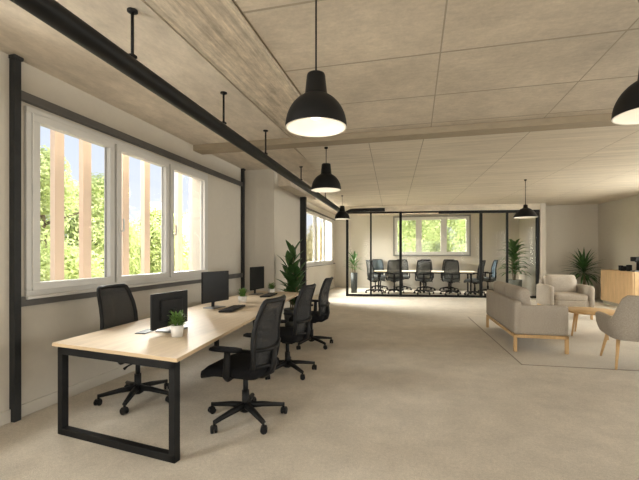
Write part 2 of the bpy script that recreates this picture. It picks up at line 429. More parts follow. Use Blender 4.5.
# windows ---------------------------------------------------------
def window_x(name, hole, panes, handles=True, m=M['white']):
    """casement window in the left wall; inner face flush with the room"""
    y0, y1, z0, z1 = hole
    root = bpy.data.objects.new(name, None); COL.objects.link(root); root['kind'] = 'structure'
    root.location = (WX, (y0 + y1) / 2, z0)
    oy = (y0 + y1) / 2
    cw = .05
    xa, xb = -.05, .03
    L_ = [(xa, xb, y0 - .03 - oy, y1 + .03 - oy, z1 - z0 - cw + .03, z1 - z0 + .03), (xa, xb, y0 - .03 - oy, y1 + .03 - oy, -.03, cw - .03),
          (xa, xb, y0 - .03 - oy, y0 + cw - .03 - oy, cw - .03, z1 - z0 - cw + .03), (xa, xb, y1 - cw + .03 - oy, y1 + .03 - oy, cw - .03, z1 - z0 - cw + .03)]
    w = (y1 - y0) / panes
    for k in range(1, panes):
        yc = y0 + k * w - oy
        L_.append((xa, xb - .02, yc - .02, yc + .02, .02, z1 - z0 - .02))
    boxes('window_frame', m, L_, r=.006, parent=root)
    boxes('window_sill', m, [(-.02, .075, y0 - .05 - oy, y1 + .05 - oy, -.055, -.028)], r=.006, parent=root)
    for k in range(panes):
        a = y0 + k * w - oy + .018; c = a + w - .036
        s_ = .072; zA, zB = .018, z1 - z0 - .018
        xa2, xb2 = -.04, .045
        sash = boxes('sash', m, [(xa2, xb2, a, c, zA, zA + s_), (xa2, xb2, a, c, zB - s_, zB), (xa2, xb2, a, a + s_, zA + s_, zB - s_), (xa2, xb2, c - s_, c, zA + s_, zB - s_)], r=.006, parent=root)
        boxes('pane', M['glass'], [(-.006, .0, a + s_ - .005, c - s_ + .005, zA + s_ - .005, zB - s_ + .005)], parent=sash)
        boxes('gasket', M['rail'], [(-.012, -.007, a + s_ - .004, a + s_ + .008, zA + s_, zB - s_), (-.012, -.007, c - s_ - .008, c - s_ + .004, zA + s_, zB - s_)], parent=sash)
        if handles and k > 0:
            b = MB(); zc = .62 * 1.0
            b.rbox((xb2 + .006, a + .042, zc), (.012, .03, .11), r=.005)
            b.tube([(xb2 + .01, a + .042, zc), (xb2 + .05, a + .042, zc), (xb2 + .055, a + .042, zc + .02), (xb2 + .05, a + .042, zc + .14)], [.010, .010, .011, .009], 10)
            b.build('window_handle', m, sash)
    return root
window_x('window_1', W1, 3)
window_x('window_11', LW, 4)  # frame of the added left opening, out of view
window_x('window_2', W2, 3, handles=False)
def window_y(name, hole, panes):
    x0, x1, z0, z1 = hole; ox = (x0 + x1) / 2
    root = bpy.data.objects.new(name, None); COL.objects.link(root); root['kind'] = 'structure'
    root.location = (ox, YB, z0)
    H_ = z1 - z0; W_ = x1 - x0
    f = .10
    boxes('surround', M['greyframe'], [(-W_ / 2 - .06, W_ / 2 + .06, -.05, .02, H_, H_ + .06), (-W_ / 2 - .06, W_ / 2 + .06, -.05, .02, -.06, 0),
                                      (-W_ / 2 - .06, -W_ / 2, -.05, .02, 0, H_), (W_ / 2, W_ / 2 + .06, -.05, .02, 0, H_)], r=.004, parent=root)
    w = W_ / panes
    for k in range(panes):
        a = -W_ / 2 + k * w; c = a + w
        s_ = .12
        sash = boxes('sash', M['white'], [(a, c, -.03, .05, 0, s_), (a, c, -.03, .05, H_ - s_, H_), (a, a + s_, -.03, .05, s_, H_ - s_), (c - s_, c, -.03, .05, s_, H_ - s_)], r=.005, parent=root)
        boxes('pane', M['glass'], [(a + s_ - .005, c - s_ + .005, .01, .016, s_ - .005, H_ - s_ + .005)], parent=sash)
    return root
window_y('window_3', W3, 3)
for i, h in enumerate(RW):  # frames of the added rear openings, out of view
    x0, x1, z0, z1 = h
    struct(boxes('window_%d' % (4 + i), M['white'], [(x0, x1, YR - .15, YR - .08, z1 - .07, z1), (x0, x1, YR - .15, YR - .08, z0, z0 + .07), (x0, x0 + .07, YR - .15, YR - .08, z0, z1), (x1 - .07, x1, YR - .15, YR - .08, z0, z1), ((x0 + x1) / 2 - .04, (x0 + x1) / 2 + .04, YR - .15, YR - .08, z0, z1)]))

for i, (y0, y1) in enumerate(SW):  # frames of the added right-hand openings, out of view
    x = right_x((y0 + y1) / 2) + .1
    struct(boxes('window_%d' % (7 + i), M['white'], [(x, x + .07, y0, y1, 2.68, 2.75), (x, x + .07, y0, y1, .9, .97), (x, x + .07, y0, y0 + .07, .9, 2.75), (x, x + .07, y1 - .07, y1, .9, 2.75), (x, x + .07, (y0 + y1) / 2 - .04, (y0 + y1) / 2 + .04, .9, 2.75)]))

# ------------------------------------------------------------------ outside
struct(boxes('ground', M['grass'], [(-60, 60, -30, 70, -0.45, -0.14)]))
fins = [3.08, 3.58, 4.08, 4.58, 5.08, 5.58, 6.08, 6.58, 7.08]
finy = [3.61, 4.00, 4.67, 5.12, 5.98, 6.42]
names = ['nearest the camera outside the first window pane', 'second outside the first window pane', 'outside the middle window pane, on its near half', 'outside the middle window pane, on its far half',
         'outside the third window pane, on its near half', 'outside the third window pane, on its far half']
b = MB(); b.rbox((0, 0, 1.85), (.07, .125, 4.0), r=.004)
fin0 = b.build('facade_fin', M['fin'])
for i, y in enumerate(finy[:6]):
    f = fin0 if i == 0 else fin0.copy()
    if i: COL.objects.link(f)
    f.location = (-4.05, y, -0.14); f.rotation_euler = (0, 0, 0)
    tag(f, 'pale peach timber facade fin ' + names[i], 'facade fin', 'timber fins outside the long window')
for i, y in enumerate([13.7, 16.2, 19.5]):
    f = fin0.copy(); COL.objects.link(f); f.location = (-4.05, y, -.14)
    tag(f, 'pale timber facade fin outside the far left window, ' + ['nearest of three', 'middle of three', 'farthest of three'][i], 'facade fin', 'timber fins outside the far window')

def tree_mesh(seed, hgt, wid, n=26000, ls=.062):
    rnd = random.Random(seed)
    b = MB()
    blobs = []
    for k in range(15):
        t = rnd.random()
        z = hgt * (.12 + .8 * t)
        rad = wid * .5 * (1 - .62 * max(0, t - .35) / .65)
        a = rnd.random() * 2 * PI; d = rad * rnd.uniform(.1, .75)
        blobs.append((Vector((d * math.cos(a), d * math.sin(a), z)), rad * rnd.uniform(.38, .62)))
    blobs.append((Vector((0, 0, hgt * .88)), wid * .17)); blobs.append((Vector((0, 0, hgt * .5)), wid * .42))
    for k in range(n):
        c, r = blobs[rnd.randrange(len(blobs))]
        d = Vector((rnd.gauss(0, 1), rnd.gauss(0, 1), rnd.gauss(0, 1))).normalized()
        p = c + d * r * rnd.uniform(.55, 1.08)
        p.z = max(.02, p.z)
        nrm = (d + Vector((rnd.uniform(-.7, .7), rnd.uniform(-.7, .7), rnd.uniform(-.4, .8)))).normalized()
        u = nrm.orthogonal().normalized(); w = nrm.cross(u)
        an = rnd.random() * PI; u2 = u * math.cos(an) + w * math.sin(an); w2 = nrm.cross(u2)
        l = ls * rnd.uniform(.6, 1.3)
        v = [b.bm.verts.new(q) for q in (p - u2 * l, p - w2 * l * .45 + nrm * l * .1, p + u2 * l, p + w2 * l * .45 + nrm * l * .1)]
        b.bm.faces.new(v)
    return b
def tree(x, y, hgt, wid, seed, label, group, m, n=26000, ls=.062):
    root = thing('tree', (x, y, -.14), 0, label, 'tree', group)
    tree_mesh(seed, hgt, wid, n, ls).build('foliage', m, root)
    b = MB(); b.tube([(0, 0, 0), (.05, .03, hgt * .3), (-.04, .05, hgt * .6), (0, 0, hgt * .88)], [.11, .09, .06, .02], 9)
    for k in range(5):
        a = k * 2.4; z = hgt * (.25 + .1 * k)
        b.tube([(0, 0, z), (.3 * wid * math.cos(a), .3 * wid * math.sin(a), z + .45)], [.04, .012], 6)
    b.build('trunk', M['bark'], root)
    return root
TL = 'leafy light green tree outside the long window, '
tree(-9.0, 7.6, 4.2, 3.3, 1, TL + 'at the left edge of the first pane', 'trees outside the long window', M['treeleaf'])
tree(-9.4, 9.9, 4.0, 3.3, 2, TL + 'at the right side of the first pane', 'trees outside the long window', M['treeleaf'])
tree(-9.0, 12.0, 3.3, 3.0, 3, TL + 'behind the middle pane', 'trees outside the long window', M['treeleaf'])
tree(-9.2, 14.4, 3.2, 3.1, 4, TL + 'behind the third pane', 'trees outside the long window', M['treeleaf'])
tree(-9.4, 16.8, 3.3, 3.2, 5, TL + 'low one right of the third pane', 'trees outside the long window', M['treeleaf'])
tree(-7.0, 27.5, 3.6, 4.4, 9, 'pale yellow tree outside the far left window', 'trees outside the far left window', M['treeyellow'])
TB = 'bright yellow green tree outside the meeting room window, '
tree(-0.9, 22.0, 5.4, 3.4, 6, TB + 'behind the left pane', 'trees outside the meeting room', M['treeleaf'])
tree(1.0, 22.4, 5.6, 3.4, 7, TB + 'behind the middle pane', 'trees outside the meeting room', M['treeleaf'])
tree(2.9, 22.0, 5.4, 3.4, 8, TB + 'behind the right pane', 'trees outside the meeting room', M['treeleaf'])

# ------------------------------------------------------------------ overhead pipe and pendants
def pipe_x(y): return -1.865 - .030 * y
t = thing('ceiling_pipe', (-2.0, 2.3, 0), 0, 'long black round pipe hung below the ceiling along the window side', 'pipe')
b = MB()
P = [(pipe_x(y), y, 2.76) for y in (-1.0, 1, 3, 5, 7, 9, 11, 12.25)]
e = Vector(P[-1])
P += [(e.x + .01, 12.36, 2.77), (e.x + .04, 12.45, 2.80), (e.x + .10, 12.52, 2.84), (e.x + .18, 12.55, 2.88), (e.x + .30, 12.57, 2.89), (-0.95, 12.60, 2.89)]
b.tube([Vector(p) - Vector((-2.0, 2.3, 0)) for p in P], [.066] * 8 + [.06] * 6, 20)
b.build('pipe_run', M['blackmatt'], t)
for y in (2.31, 3.72, 5.0, 6.9, 9.2):
    b = MB(); x = pipe_x(y) + 2.0
    b.cyl((x, y - 2.3, 2.83), (x, y - 2.3, (CH if y < 5.4 else CR) - .005), .011, seg=10)
    b.rbox((x, y - 2.3, 2.845), (.045, .05, .02), r=.004)
    rod = b.build('hanger_rod', M['black'], t)
    b = MB(); b.lathe([(.036, 0), (.036, -.010), (.016, -.018)], (x, y - 2.3, (CH if y < 5.4 else CR) - .003), 16)
    b.build('ceiling_plate', M['black'], rod)

def pendant(x, y, rim, D, label, kind='dome'):
    t = thing('pendant_lamp', (x, y, rim), 0, label, 'pendant lamp', 'black pendant lamps')
    R = D / 2; cz = CH if y < 5.4 else CR
    if kind == 'dome':
        out = [(R, 0)] + [(R * math.cos(a), .02 * R + 1.12 * R * math.sin(a)) for a in [i * math.radians(67) / 12 for i in range(0, 13)]]
        out += [(.365 * R, 1.08 * R), (.30 * R, 1.70 * R), (.28 * R, 1.75 * R), (.06 * R, 1.76 * R), (0, 1.76 * R)]
        zt_ = 1.76 * R
    else:
        out = [(R, 0), (R * 1.0, .05 * R), (.93 * R, .16 * R), (.80 * R, .36 * R), (.62 * R, .60 * R), (.42 * R, .76 * R), (.26 * R, .83 * R), (.20 * R, .88 * R), (.18 * R, 1.12 * R), (.06 * R, 1.16 * R), (0, 1.16 * R)]
        zt_ = 1.16 * R
    b = MB(); b.lathe(out, seg=40, cap0=False)
    b.mi = 1
    inn = [(max(0, r - .012), z - .004 if z > .02 else z) for r, z in out if z < zt_ * .58]
    inn = [(out[0][0], 0)] + inn + [(0, inn[-1][1] + .02)]
    b.lathe(inn, seg=40, cap0=False)
    sh = b.build('shade', [M['blackmatt'], M['lampwhite']], t)
    b = MB(); b.cyl((0, 0, zt_ - .005), (0, 0, cz - rim), .006, seg=8)
    cd = b.build('cord', M['blackmatt'], t)
    b = MB(); b.lathe([(.028, 0), (.028, -.02), (.008, -.03)], (0, 0, cz - rim), 18); b.build('ceiling_rose', M['blackmatt'], cd)
    b = MB(); zc = .38 * R + .04
    b.lathe([(0, -.06), (.035, -.05), (.055, -.015), (.06, .02), (.045, .06), (.022, .1), (.02, .14)], (0, 0, zc), 18)
    b.build('bulb', M['bulb'], t)
    ld = bpy.data.lights.new('bulb_light', 'POINT'); ld.energy = PEND; ld.color = (1.0, .86, .68); ld.shadow_soft_size = .07
    lo = bpy.data.objects.new('bulb_light', ld); COL.objects.link(lo); lo.parent = t; lo.location = (0, 0, zc - .13)
    return t
PEND = 1.0
pendant(-.625, 2.42, 2.27, .40, 'large black dome pendant lamp hanging above the near end of the desk')
pendant(-1.325, 5.75, 2.43, .46, 'black dome pendant lamp hanging above the far end of the desk, second of the row')
pendant(-1.98, 10.6, 2.43, .42, 'small far black dome pendant lamp beside the far left window, third of the row')
pendant(2.36, 9.30, 2.255, .49, 'wide shallow black pendant lamp hanging above the sofas', 'bell')
pendant(1.742, 3.42, 2.507, .50, 'black dome pendant lamp cut by the right edge of the photo')

# ------------------------------------------------------------------ long desk
NL, NR, FR, FL = (-2.82, 2.47), (-1.57, 2.30), (-2.05, 6.80), (-3.02, 6.92)
desk = thing('bench_desk', (-2.3, 4.6, 0), 0, 'long pale oak bench desk with black steel loop legs under the window', 'desk')
off = Vector((2.3, -4.6))
q = [(p[0] + 2.3, p[1] - 4.6) for p in (NL, NR, FR, FL)]
b = MB(); b.prism(q, .712, .74)
top = b.build('desktop', M['oak'], desk, bevel=.002)
ed = MB()
for i in range(4):
    a = Vector(q[i]); c = Vector(q[(i + 1) % 4]); d = (c - a).normalized(); n_ = Vector((d.y, -d.x))
    ed.prism([tuple(a), tuple(a + n_ * .002), tuple(c + n_ * .002), tuple(c)], .713, .738)
ed.build('edge_band', M['oakedge'], top)
def lerp2(a, c, t): return (a[0] + (c[0] - a[0]) * t, a[1] + (c[1] - a[1]) * t)
for t_ in (0.012, 0.62, 0.975):
    L_ = lerp2(q[0], q[3], t_); R_ = lerp2(q[1], q[2], t_)
    L_ = lerp2(L_, R_, .025); R_ = lerp2(R_, L_, .025)
    a = Vector((*L_, 0)); c = Vector((*R_, 0)); d = (c - a).normalized()
    rot = Matrix((d, Vector((-d.y, d.x, 0)), Vector((0, 0, 1)))).transposed()
    b = MB(); w = .055; ln = (c - a).length; mid = (a + c) / 2
    b.rbox(mid + Vector((0, 0, w / 2)), (ln, w, w), r=.004, rot=rot)
    b.rbox(mid + Vector((0, 0, .70 - w / 2)), (ln, w, w), r=.004, rot=rot)
    for p in (a + d * w / 2, c - d * w / 2):
        b.rbox(p + Vector((0, 0, .35)), (w, w, .70), r=.004, rot=rot)
    b.build('leg_frame', M['black'], desk)
b = MB()
for s_ in (.32, .68):
    a = lerp2(q[0], q[1], s_); c = lerp2(q[3], q[2], s_)
    b.tube([(a[0], a[1] + .08, .675), (c[0], c[1] - .08, .675)], .025, 6)
b.build('under_beam', M['black'], desk)
for t_ in (.2, .52, .8):
    p = lerp2(lerp2(q[0], q[3], t_), lerp2(q[1], q[2], t_), .45)
    b = MB(); b.rbox((p[0], p[1], .655), (.18, .7, .06), r=.01); b.build('cable_tray', M['black'], desk)

# ------------------------------------------------------------------ office chairs
def make_chair(label, netm, fabm, scale=1.0, back_h=1.07):
    t = thing('office_chair', (0, 0, 0), 0, label, 'office chair')
    # seat
    b = MB(); b.rbox((0, .04, .465), (.51, .53, .095), r=.04, n=8, bulge=(0, 0, .012))
    for v in b.bm.verts:
        if v.co.y > .16: v.co.z -= (v.co.y - .16) ** 2 * 2.2
    b.build('seat', fabm, t)
    b = MB(); b.rbox((0, .0, .415), (.27, .30, .05), r=.015); b.rbox((0, -.02, .385), (.12, .14, .05), r=.01)
    mech = b.build('seat_mechanism', M['black'], t)
    b = MB(); b.tube([(.1, .08, .40), (.27, .09, .395), (.31, .09, .385)], [.008, .008, .013], 8); b.build('lever', M['black'], mech)
    # backrest
    prof = [(-.205, .455, .195), (-.235, .53, .225), (-.25, .62, .24), (-.245, .71, .243), (-.25, .80, .238), (-.272, .90, .228), (-.30, .98, .215), (-.33, back_h - .005, .195)]
    def bp(u, v):
        k = v * (len(prof) - 1); i = min(int(k), len(prof) - 2); f = k - i
        y, z, w = [prof[i][j] + (prof[i + 1][j] - prof[i][j]) * f for j in range(3)]
        a = u * 2 - 1
        return Vector((a * w, y + .045 * a * a, z))
    loop = [bp(0, k / 14) for k in range(15)]
    # rounded top corner
    loop = loop[:-1] + [bp(.02, .985), bp(.06, 1.0)] + [bp(k / 8, 1.0) for k in range(1, 8)] + [bp(.94, 1.0), bp(.98, .985)] + [bp(1, 1 - k / 14) for k in range(1, 15)]
    loop += [bp(1 - k / 6, 0) for k in range(1, 6)]
    b = MB(); b.tube(loop, .0175, 8, closed=True, flat=1.25)
    # rear support: lumbar bar and spine
    b.tube([(0, -.05, .40), (0, -.17, .405), (0, -.25, .45), (0, -.275, .53), (0, -.272, .66)], [.032, .032, .03, .026, .018], 10, flat=1.5)
    b.tube([bp(0, .36) + Vector((0, -.015, 0)), bp(.25, .34) + Vector((0, -.022, 0)), bp(.5, .33) + Vector((0, -.025, 0)), bp(.75, .34) + Vector((0, -.022, 0)), bp(1, .36) + Vector((0, -.015, 0))], .016, 8)
    b.tube([bp(0, .12), (0, -.262, .50), bp(1, .12)], .018, 8)
    br = b.build('backrest_frame', M['black'], t)
    b = MB(); b.grid(bp, 10, 14); b.build('backrest_mesh', netm, br, solid=.005)
    # arms
    for s_ in (-1, 1):
        b = MB()
        b.tube([(s_ * .17, .02, .43), (s_ * .265, .02, .425), (s_ * .285, .02, .45), (s_ * .285, .015, .55), (s_ * .285, .01, .655)], [.02, .022, .024, .022, .02], 8, flat=1.4)
        ar = b.build('armrest', M['black'], t)
        b = MB(); b.rbox((s_ * .28, .03, .672), (.088, .27, .034), r=.016, n=5); b.build('arm_pad', M['blackfab'], ar)
    b = MB(); b.cyl((0, 0, .21), (0, 0, .38), .022, seg=14); b.cyl((0, 0, .08), (0, 0, .25), .032, seg=14); b.build('gas_column', M['black'], t)
    b = MB(); b.lathe([(.03, .06), (.055, .075), (.055, .125), (.04, .145)], seg=18); b.build('base_hub', M['black'], t)
    for k in range(5):
        a = k * 2 * PI / 5 + .31
        d = Vector((math.cos(a), math.sin(a), 0)); n_ = Vector((-d.y, d.x, 0))
        b = MB(); b.tube([d * .03 + Vector((0, 0, .118)), d * .15 + Vector((0, 0, .112)), d * .34 + Vector((0, 0, .085))], [.029, .024, .017], 8, flat=1.25)
        b.cyl(d * .34 + Vector((0, 0, .10)), d * .34 + Vector((0, 0, .05)), .012, seg=8)
        lg = b.build('leg', M['black'], t)
        b = MB(); c = d * .345 + Vector((0, 0, .029))
        cd = (d * .5 + n_ * .86).normalized(); cn = Vector((-cd.y, cd.x, 0))
        b.cyl(c - cn * .026, c - cn * .006, .029, seg=14); b.cyl(c + cn * .006, c + cn * .026, .029, seg=14)
        b.rbox(c + Vector((0, 0, .018)), (.05, .05, .026), r=.01, rot=Matrix((cd, cn, Vector((0, 0, 1)))).transposed())
        b.build('caster', M['black'], lg)
    t.scale = scale if isinstance(scale, tuple) else (scale,) * 3
    return t
oc = make_chair('x', M['net'], M['blackfab'])
GC = 'black office chairs at the bench desk'
place(oc, True, (-1.45, 3.13, 0), PI / 2 - .07, 'black mesh office chair nearest the camera on the room side of the desk', GC)
place(oc, False, (-1.52, 4.48, 0), PI / 2 - .08, 'black mesh office chair, middle of three on the room side of the desk', GC)
place(oc, False, (-1.60, 5.90, 0), PI / 2 - .02, 'farthest black mesh office chair on the room side of the desk', GC)
ca = place(oc, False, (-2.675, 3.27, 0), -PI / 2 + .05, 'black mesh office chair on the window side of the desk, facing the room', GC)
ca.scale = (1, 1, 1.05)

# ------------------------------------------------------------------ desk items
DZ = .7405
def make_monitor(W_, H_, zb, label):
    """screen faces local -y"""
    t = thing('monitor', (0, 0, DZ), 0, label, 'monitor', 'black monitors on the desk')
    b = MB(); b.rbox((0, 0, zb + H_ / 2), (W_, .022, H_), r=.006)
    b.rbox((0, .016, zb + H_ / 2), (W_ * .6, .025, H_ * .6), r=.01)
    ho = b.build('housing', M['black'], t)
    b = MB(); b.rbox((0, -.0115, zb + H_ / 2 + .004), (W_ - .02, .003, H_ - .03)); b.build('screen', M['screen'], ho)
    b = MB(); b.rbox((0, .045, .10), (.05, .02, .19), r=.006); b.rbox((0, .035, .17), (.06, .04, .06), r=.008)
    b.build('neck', M['black'], t)
    b = MB(); b.rbox((0, .02, .006), (.24, .18, .012), r=.005); b.build('stand_base', M['silver'], t)
    return t
def rz_face(dx, dy):      # local -y points to (dx,dy)
    return math.atan2(dx, -dy)
m1 = make_monitor(.50, .315, .04, 'black monitor nearest the camera, seen from its back beside the white herb pot')
m1.location = (-2.22, 3.145, DZ); m1.rotation_euler = (0, 0, rz_face(-1, .06))
m2 = make_monitor(.52, .40, .08, 'middle black monitor facing the room, keyboard in front of it')
m2.location = (-2.555, 4.59, DZ); m2.rotation_euler = (0, 0, rz_face(1, -.2))
m3 = make_monitor(.56, .40, .085, 'farthest black monitor near the end of the desk by the wall post')
m3.location = (-2.71, 6.33, DZ); m3.rotation_euler = (0, 0, rz_face(1, -.03))
# plug panel beside the first monitor
b = MB(); b.rbox((0, 0, .004), (.10, .20, .008), r=.003); o = b.build('cable_port', M['screen'])
o.location = (-2.38, 3.02, DZ); o.rotation_euler = (0, 0, .1)
tag(o, 'flat dark cable port plate set in the desktop beside the first monitor', 'cable port')

def keyboard(loc, rz, label):
    t = thing('keyboard', loc, rz, label, 'keyboard', 'black keyboards on the desk')
    b = MB(); b.rbox((0, 0, .013), (.50, .17, .024), r=.006, rot=Matrix.Rotation(-.06, 3, 'X')); b.build('keyboard_body', M['black'], t)
    b = MB()
    for r_ in range(5):
        for c_ in range(15):
            b.rbox((-.203 + c_ * .029, .055 - r_ * .027, .0265 - (.055 - r_ * .027) * .06), (.025, .023, .008), r=.002, seg=1)
    o = b.build('keys', M['key'], t); o['kind'] = 'stuff'
    return t
keyboard((-2.25, 4.47, DZ + .004), PI / 2 + .1, 'black keyboard in front of the middle monitor')
keyboard((-2.40, 6.10, DZ + .004), PI / 2 + .1, 'black keyboard in front of the farthest monitor')

def leaf(b, base, d, L_, W_, droop=.3, fold=.15, nseg=6, up=0.0, tip=1.0):
    """one blade: starts at base along direction d and bends down"""
    d = d.normalized(); side = d.cross(Vector((0, 0, 1)))
    if side.length < .1: side = Vector((1, 0, 0))
    side.normalize()
    prev = None; p = Vector(base); dirv = d.copy()
    for i in range(nseg + 1):
        t = i / nseg
        w = W_ * (math.sin(PI * min(1, (t * .93 + .07)) ** tip) ** .8) * .5 if 0 < t < 1 else W_ * (.12 if t == 0 else .01)
        nrm = side.cross(dirv).normalized()
        row = [b.bm.verts.new(p - side * w + nrm * w * fold), b.bm.verts.new(p), b.bm.verts.new(p + side * w + nrm * w * fold)]
        if prev:
            for k in range(2):
                f = b.bm.faces.new((prev[k], prev[k + 1], row[k + 1], row[k])); f.smooth = True; f.material_index = b.mi
        prev = row
        dirv = (dirv + Vector((0, 0, -droop / nseg * (0.5 + 1.2 * t)))).normalized()
        p = p + dirv * (L_ / nseg)

def pot_of(t, r, h, m, taper=.82, soil=True):
    b = MB(); b.lathe([(r * taper, 0), (r, h), (r * .9, h), (r * .86, h * .88)], seg=28, cap1=False)
    po = b.build('pot', m, t)
    b = MB(); b.lathe([(0, h * .9), (r * .88, h * .88)], seg=24, cap1=False, cap0=False); b.build('soil', M['soil'], po)
    return po
def herb(loc, r, h, fh, seed, label, n=90):
    t = thing('potted_herb', loc, 0, label, 'potted plant', 'small potted plants on the desk')
    pot_of(t, r, h, M['pot'], .8)
    rnd = random.Random(seed); b = MB()
    for k in range(n):
        a = rnd.random() * 2 * PI; rr = r * .7 * math.sqrt(rnd.random()); el = rnd.uniform(.15, 1.4)
        st = Vector((rr * math.cos(a), rr * math.sin(a), h * .88 + rnd.random() * fh * .7))
        leaf(b, st, Vector((math.cos(a) * math.cos(el), math.sin(a) * math.cos(el), math.sin(el))), fh * rnd.uniform(.3, .52), r * .34, .5, .2, 4)
    b.build('foliage', M['leafherb'], t)
    b = MB()
    for k in range(10):
        a = k * .63; b.tube([(r * .3 * math.cos(a), r * .3 * math.sin(a), h * .85), (r * .6 * math.cos(a), r * .6 * math.sin(a), h + fh * .5)], .002, 5)
    b.build('stem', M['leafmid'], t)
    return t
herb((-1.985, 2.91, DZ), .056, .10, .135, 3, 'bushy green herb in a white pot nearest the camera on the desk', 130)
herb((-2.44, 5.16, DZ), .065, .095, .13, 4, 'green herb in a white pot beyond the middle monitor')
herb((-2.50, 6.48, DZ), .065, .085, .13, 5, 'green herb in a white pot beside the farthest monitor')

# ------------------------------------------------------------------ tall plants
def rubber_plant(loc, label):
    t = thing('potted_rubber_plant', loc, 0, label, 'potted plant')
    pot_of(t, .17, .36, M['darkpot'])
    rnd = random.Random(21); b = MB(); s_ = MB()
    for k, (dx, dy, hh) in enumerate([(.02, 0, 1.45), (-.06, .05, 1.2), (.07, .03, 1.05)]):
        s_.tube([(dx * .5, dy * .5, .3), (dx, dy, hh * .6), (dx * 1.6, dy * 1.6, hh)], [.016, .013, .008], 7)
        for j in range(17):
            z = .42 + (hh - .42) * j / 16; f = (z - .3) / (hh - .3)
            a = j * 2.4 + k * 1.3 + rnd.uniform(-.3, .3)
            el = .62 + .5 * f
            leaf(b, Vector((dx * (.5 + f), dy * (.5 + f), z)), Vector((math.cos(a) * math.cos(el), math.sin(a) * math.cos(el), math.sin(el))), rnd.uniform(.30, .44), .125, .55, .25, 7)
    b.build('foliage', M['leaf'], t); s_.build('stem', M['stem'], t)
    return t
rubber_plant((-2.38, 7.30, 0), 'tall dark green broad-leaved plant beyond the far end of the desk by the column')
def bush_plant(loc, label, potr, poth, potm, n, L_, W_, z0, z1, seed, spread=.9, m='leafmid'):
    t = thing('potted_plant', loc, 0, label, 'potted plant')
    pot_of(t, potr, poth, potm, .86)
    rnd = random.Random(seed); b = MB(); s_ = MB()
    for k in range(5):
        a = k * 1.26; s_.tube([(.03 * math.cos(a), .03 * math.sin(a), poth * .86), (.10 * math.cos(a), .10 * math.sin(a), z0 + (z1 - z0) * .6)], [.012, .006], 6)
    s_.build('stem', M['stem'], t)
    for k in range(n):
        a = k * 2.4 + rnd.uniform(-.3, .3); f = (k + .5) / n
        z = z0 + (z1 - z0) * f
        el = rnd.uniform(.25, .6) + f * spread * .9
        rr = .06 * rnd.random()
        leaf(b, Vector((rr * math.cos(a), rr * math.sin(a), z)), Vector((math.cos(a) * math.cos(el), math.sin(a) * math.cos(el), math.sin(el))), L_ * rnd.uniform(.75, 1.15), W_, 1.15, .25, 8)
    b.build('foliage', M[m], t)
    return t
bush_plant((3.38, 14.75, 0), 'large arching green plant in a grey planter behind the glass at its right end', .26, .55, M['greypot'], 80, .56, .12, .72, 1.70, 31, .62)
bush_plant((-2.22, 14.3, 0), 'small leafy plant in a tall dark planter behind the left end of the glass partition', .13, .75, M['darkpot'], 34, .42, .07, .85, 1.25, 32)
def palm(loc, label):
    t = thing('potted_palm', loc, 0, label, 'potted plant')
    pot_of(t, .20, .42, M['pot'], .85)
    s_ = MB(); s_.tube([(0, 0, .36), (.02, .01, .6), (0, .02, .85)], [.045, .038, .035], 10); s_.build('stem', M['stem'], t)
    rnd = random.Random(5); b = MB()
    for k in range(84):
        a = k * 2.4; el = -.35 + 1.75 * (k / 84) + rnd.uniform(-.1, .1)
        leaf(b, Vector((0, .02, .78 + .22 * k / 84)), Vector((math.cos(a) * math.cos(el), math.sin(a) * math.cos(el), math.sin(el))), rnd.uniform(.56, .74), .06, .75, .3, 7)
    b.build('foliage', M['leaf'], t)
    return t
palm((5.15, 13.72, 0), 'spiky dark green palm in a pale pot in the lounge corner')

# ------------------------------------------------------------------ glass partition
PA, PB = Vector((-2.31, 13.08, 0)), Vector((3.92, 13.90, 0))
PL = (PB - PA).length; prz = math.atan2(PB.y - PA.y, PB.x - PA.x)
gp = thing('glass_partition', PA, prz, 'full height glass partition with black metal frame enclosing the meeting room', 'glass partition')
PH = 2.892
fr = [0, .85, 1.85, 4.47, 5.30, PL]
b = MB(); b.rbox((PL / 2, 0, .04), (PL, .07, .07), r=.004); b.build('bottom_rail', M['blackmatt'], gp)
b = MB(); b.rbox((PL / 2, 0, PH - .03), (PL, .07, .05), r=.004); b.build('top_rail', M['blackmatt'], gp)
b = MB(); b.rbox(((3.1 + PL) / 2, -.05, PH - .045), (PL - 3.1, .06, .09), r=.004); b.build('sliding_track', M['blackmatt'], gp)
for k, x in enumerate(fr):
    b = MB(); w = .085 if k in (0, 2, 3, 5) else .06
    xx = min(max(x, w / 2), PL - w / 2)
    b.rbox((xx, 0, PH / 2), (w, .075, PH - .005), r=.004); b.build('post', M['blackmatt'], gp)
for a, c in zip(fr[:-1], fr[1:]):
    b = MB(); b.rbox(((a + c) / 2, 0, PH / 2), (c - a - .08, .012, PH - .14)); b.build('glass_panel', M['pglass'], gp)

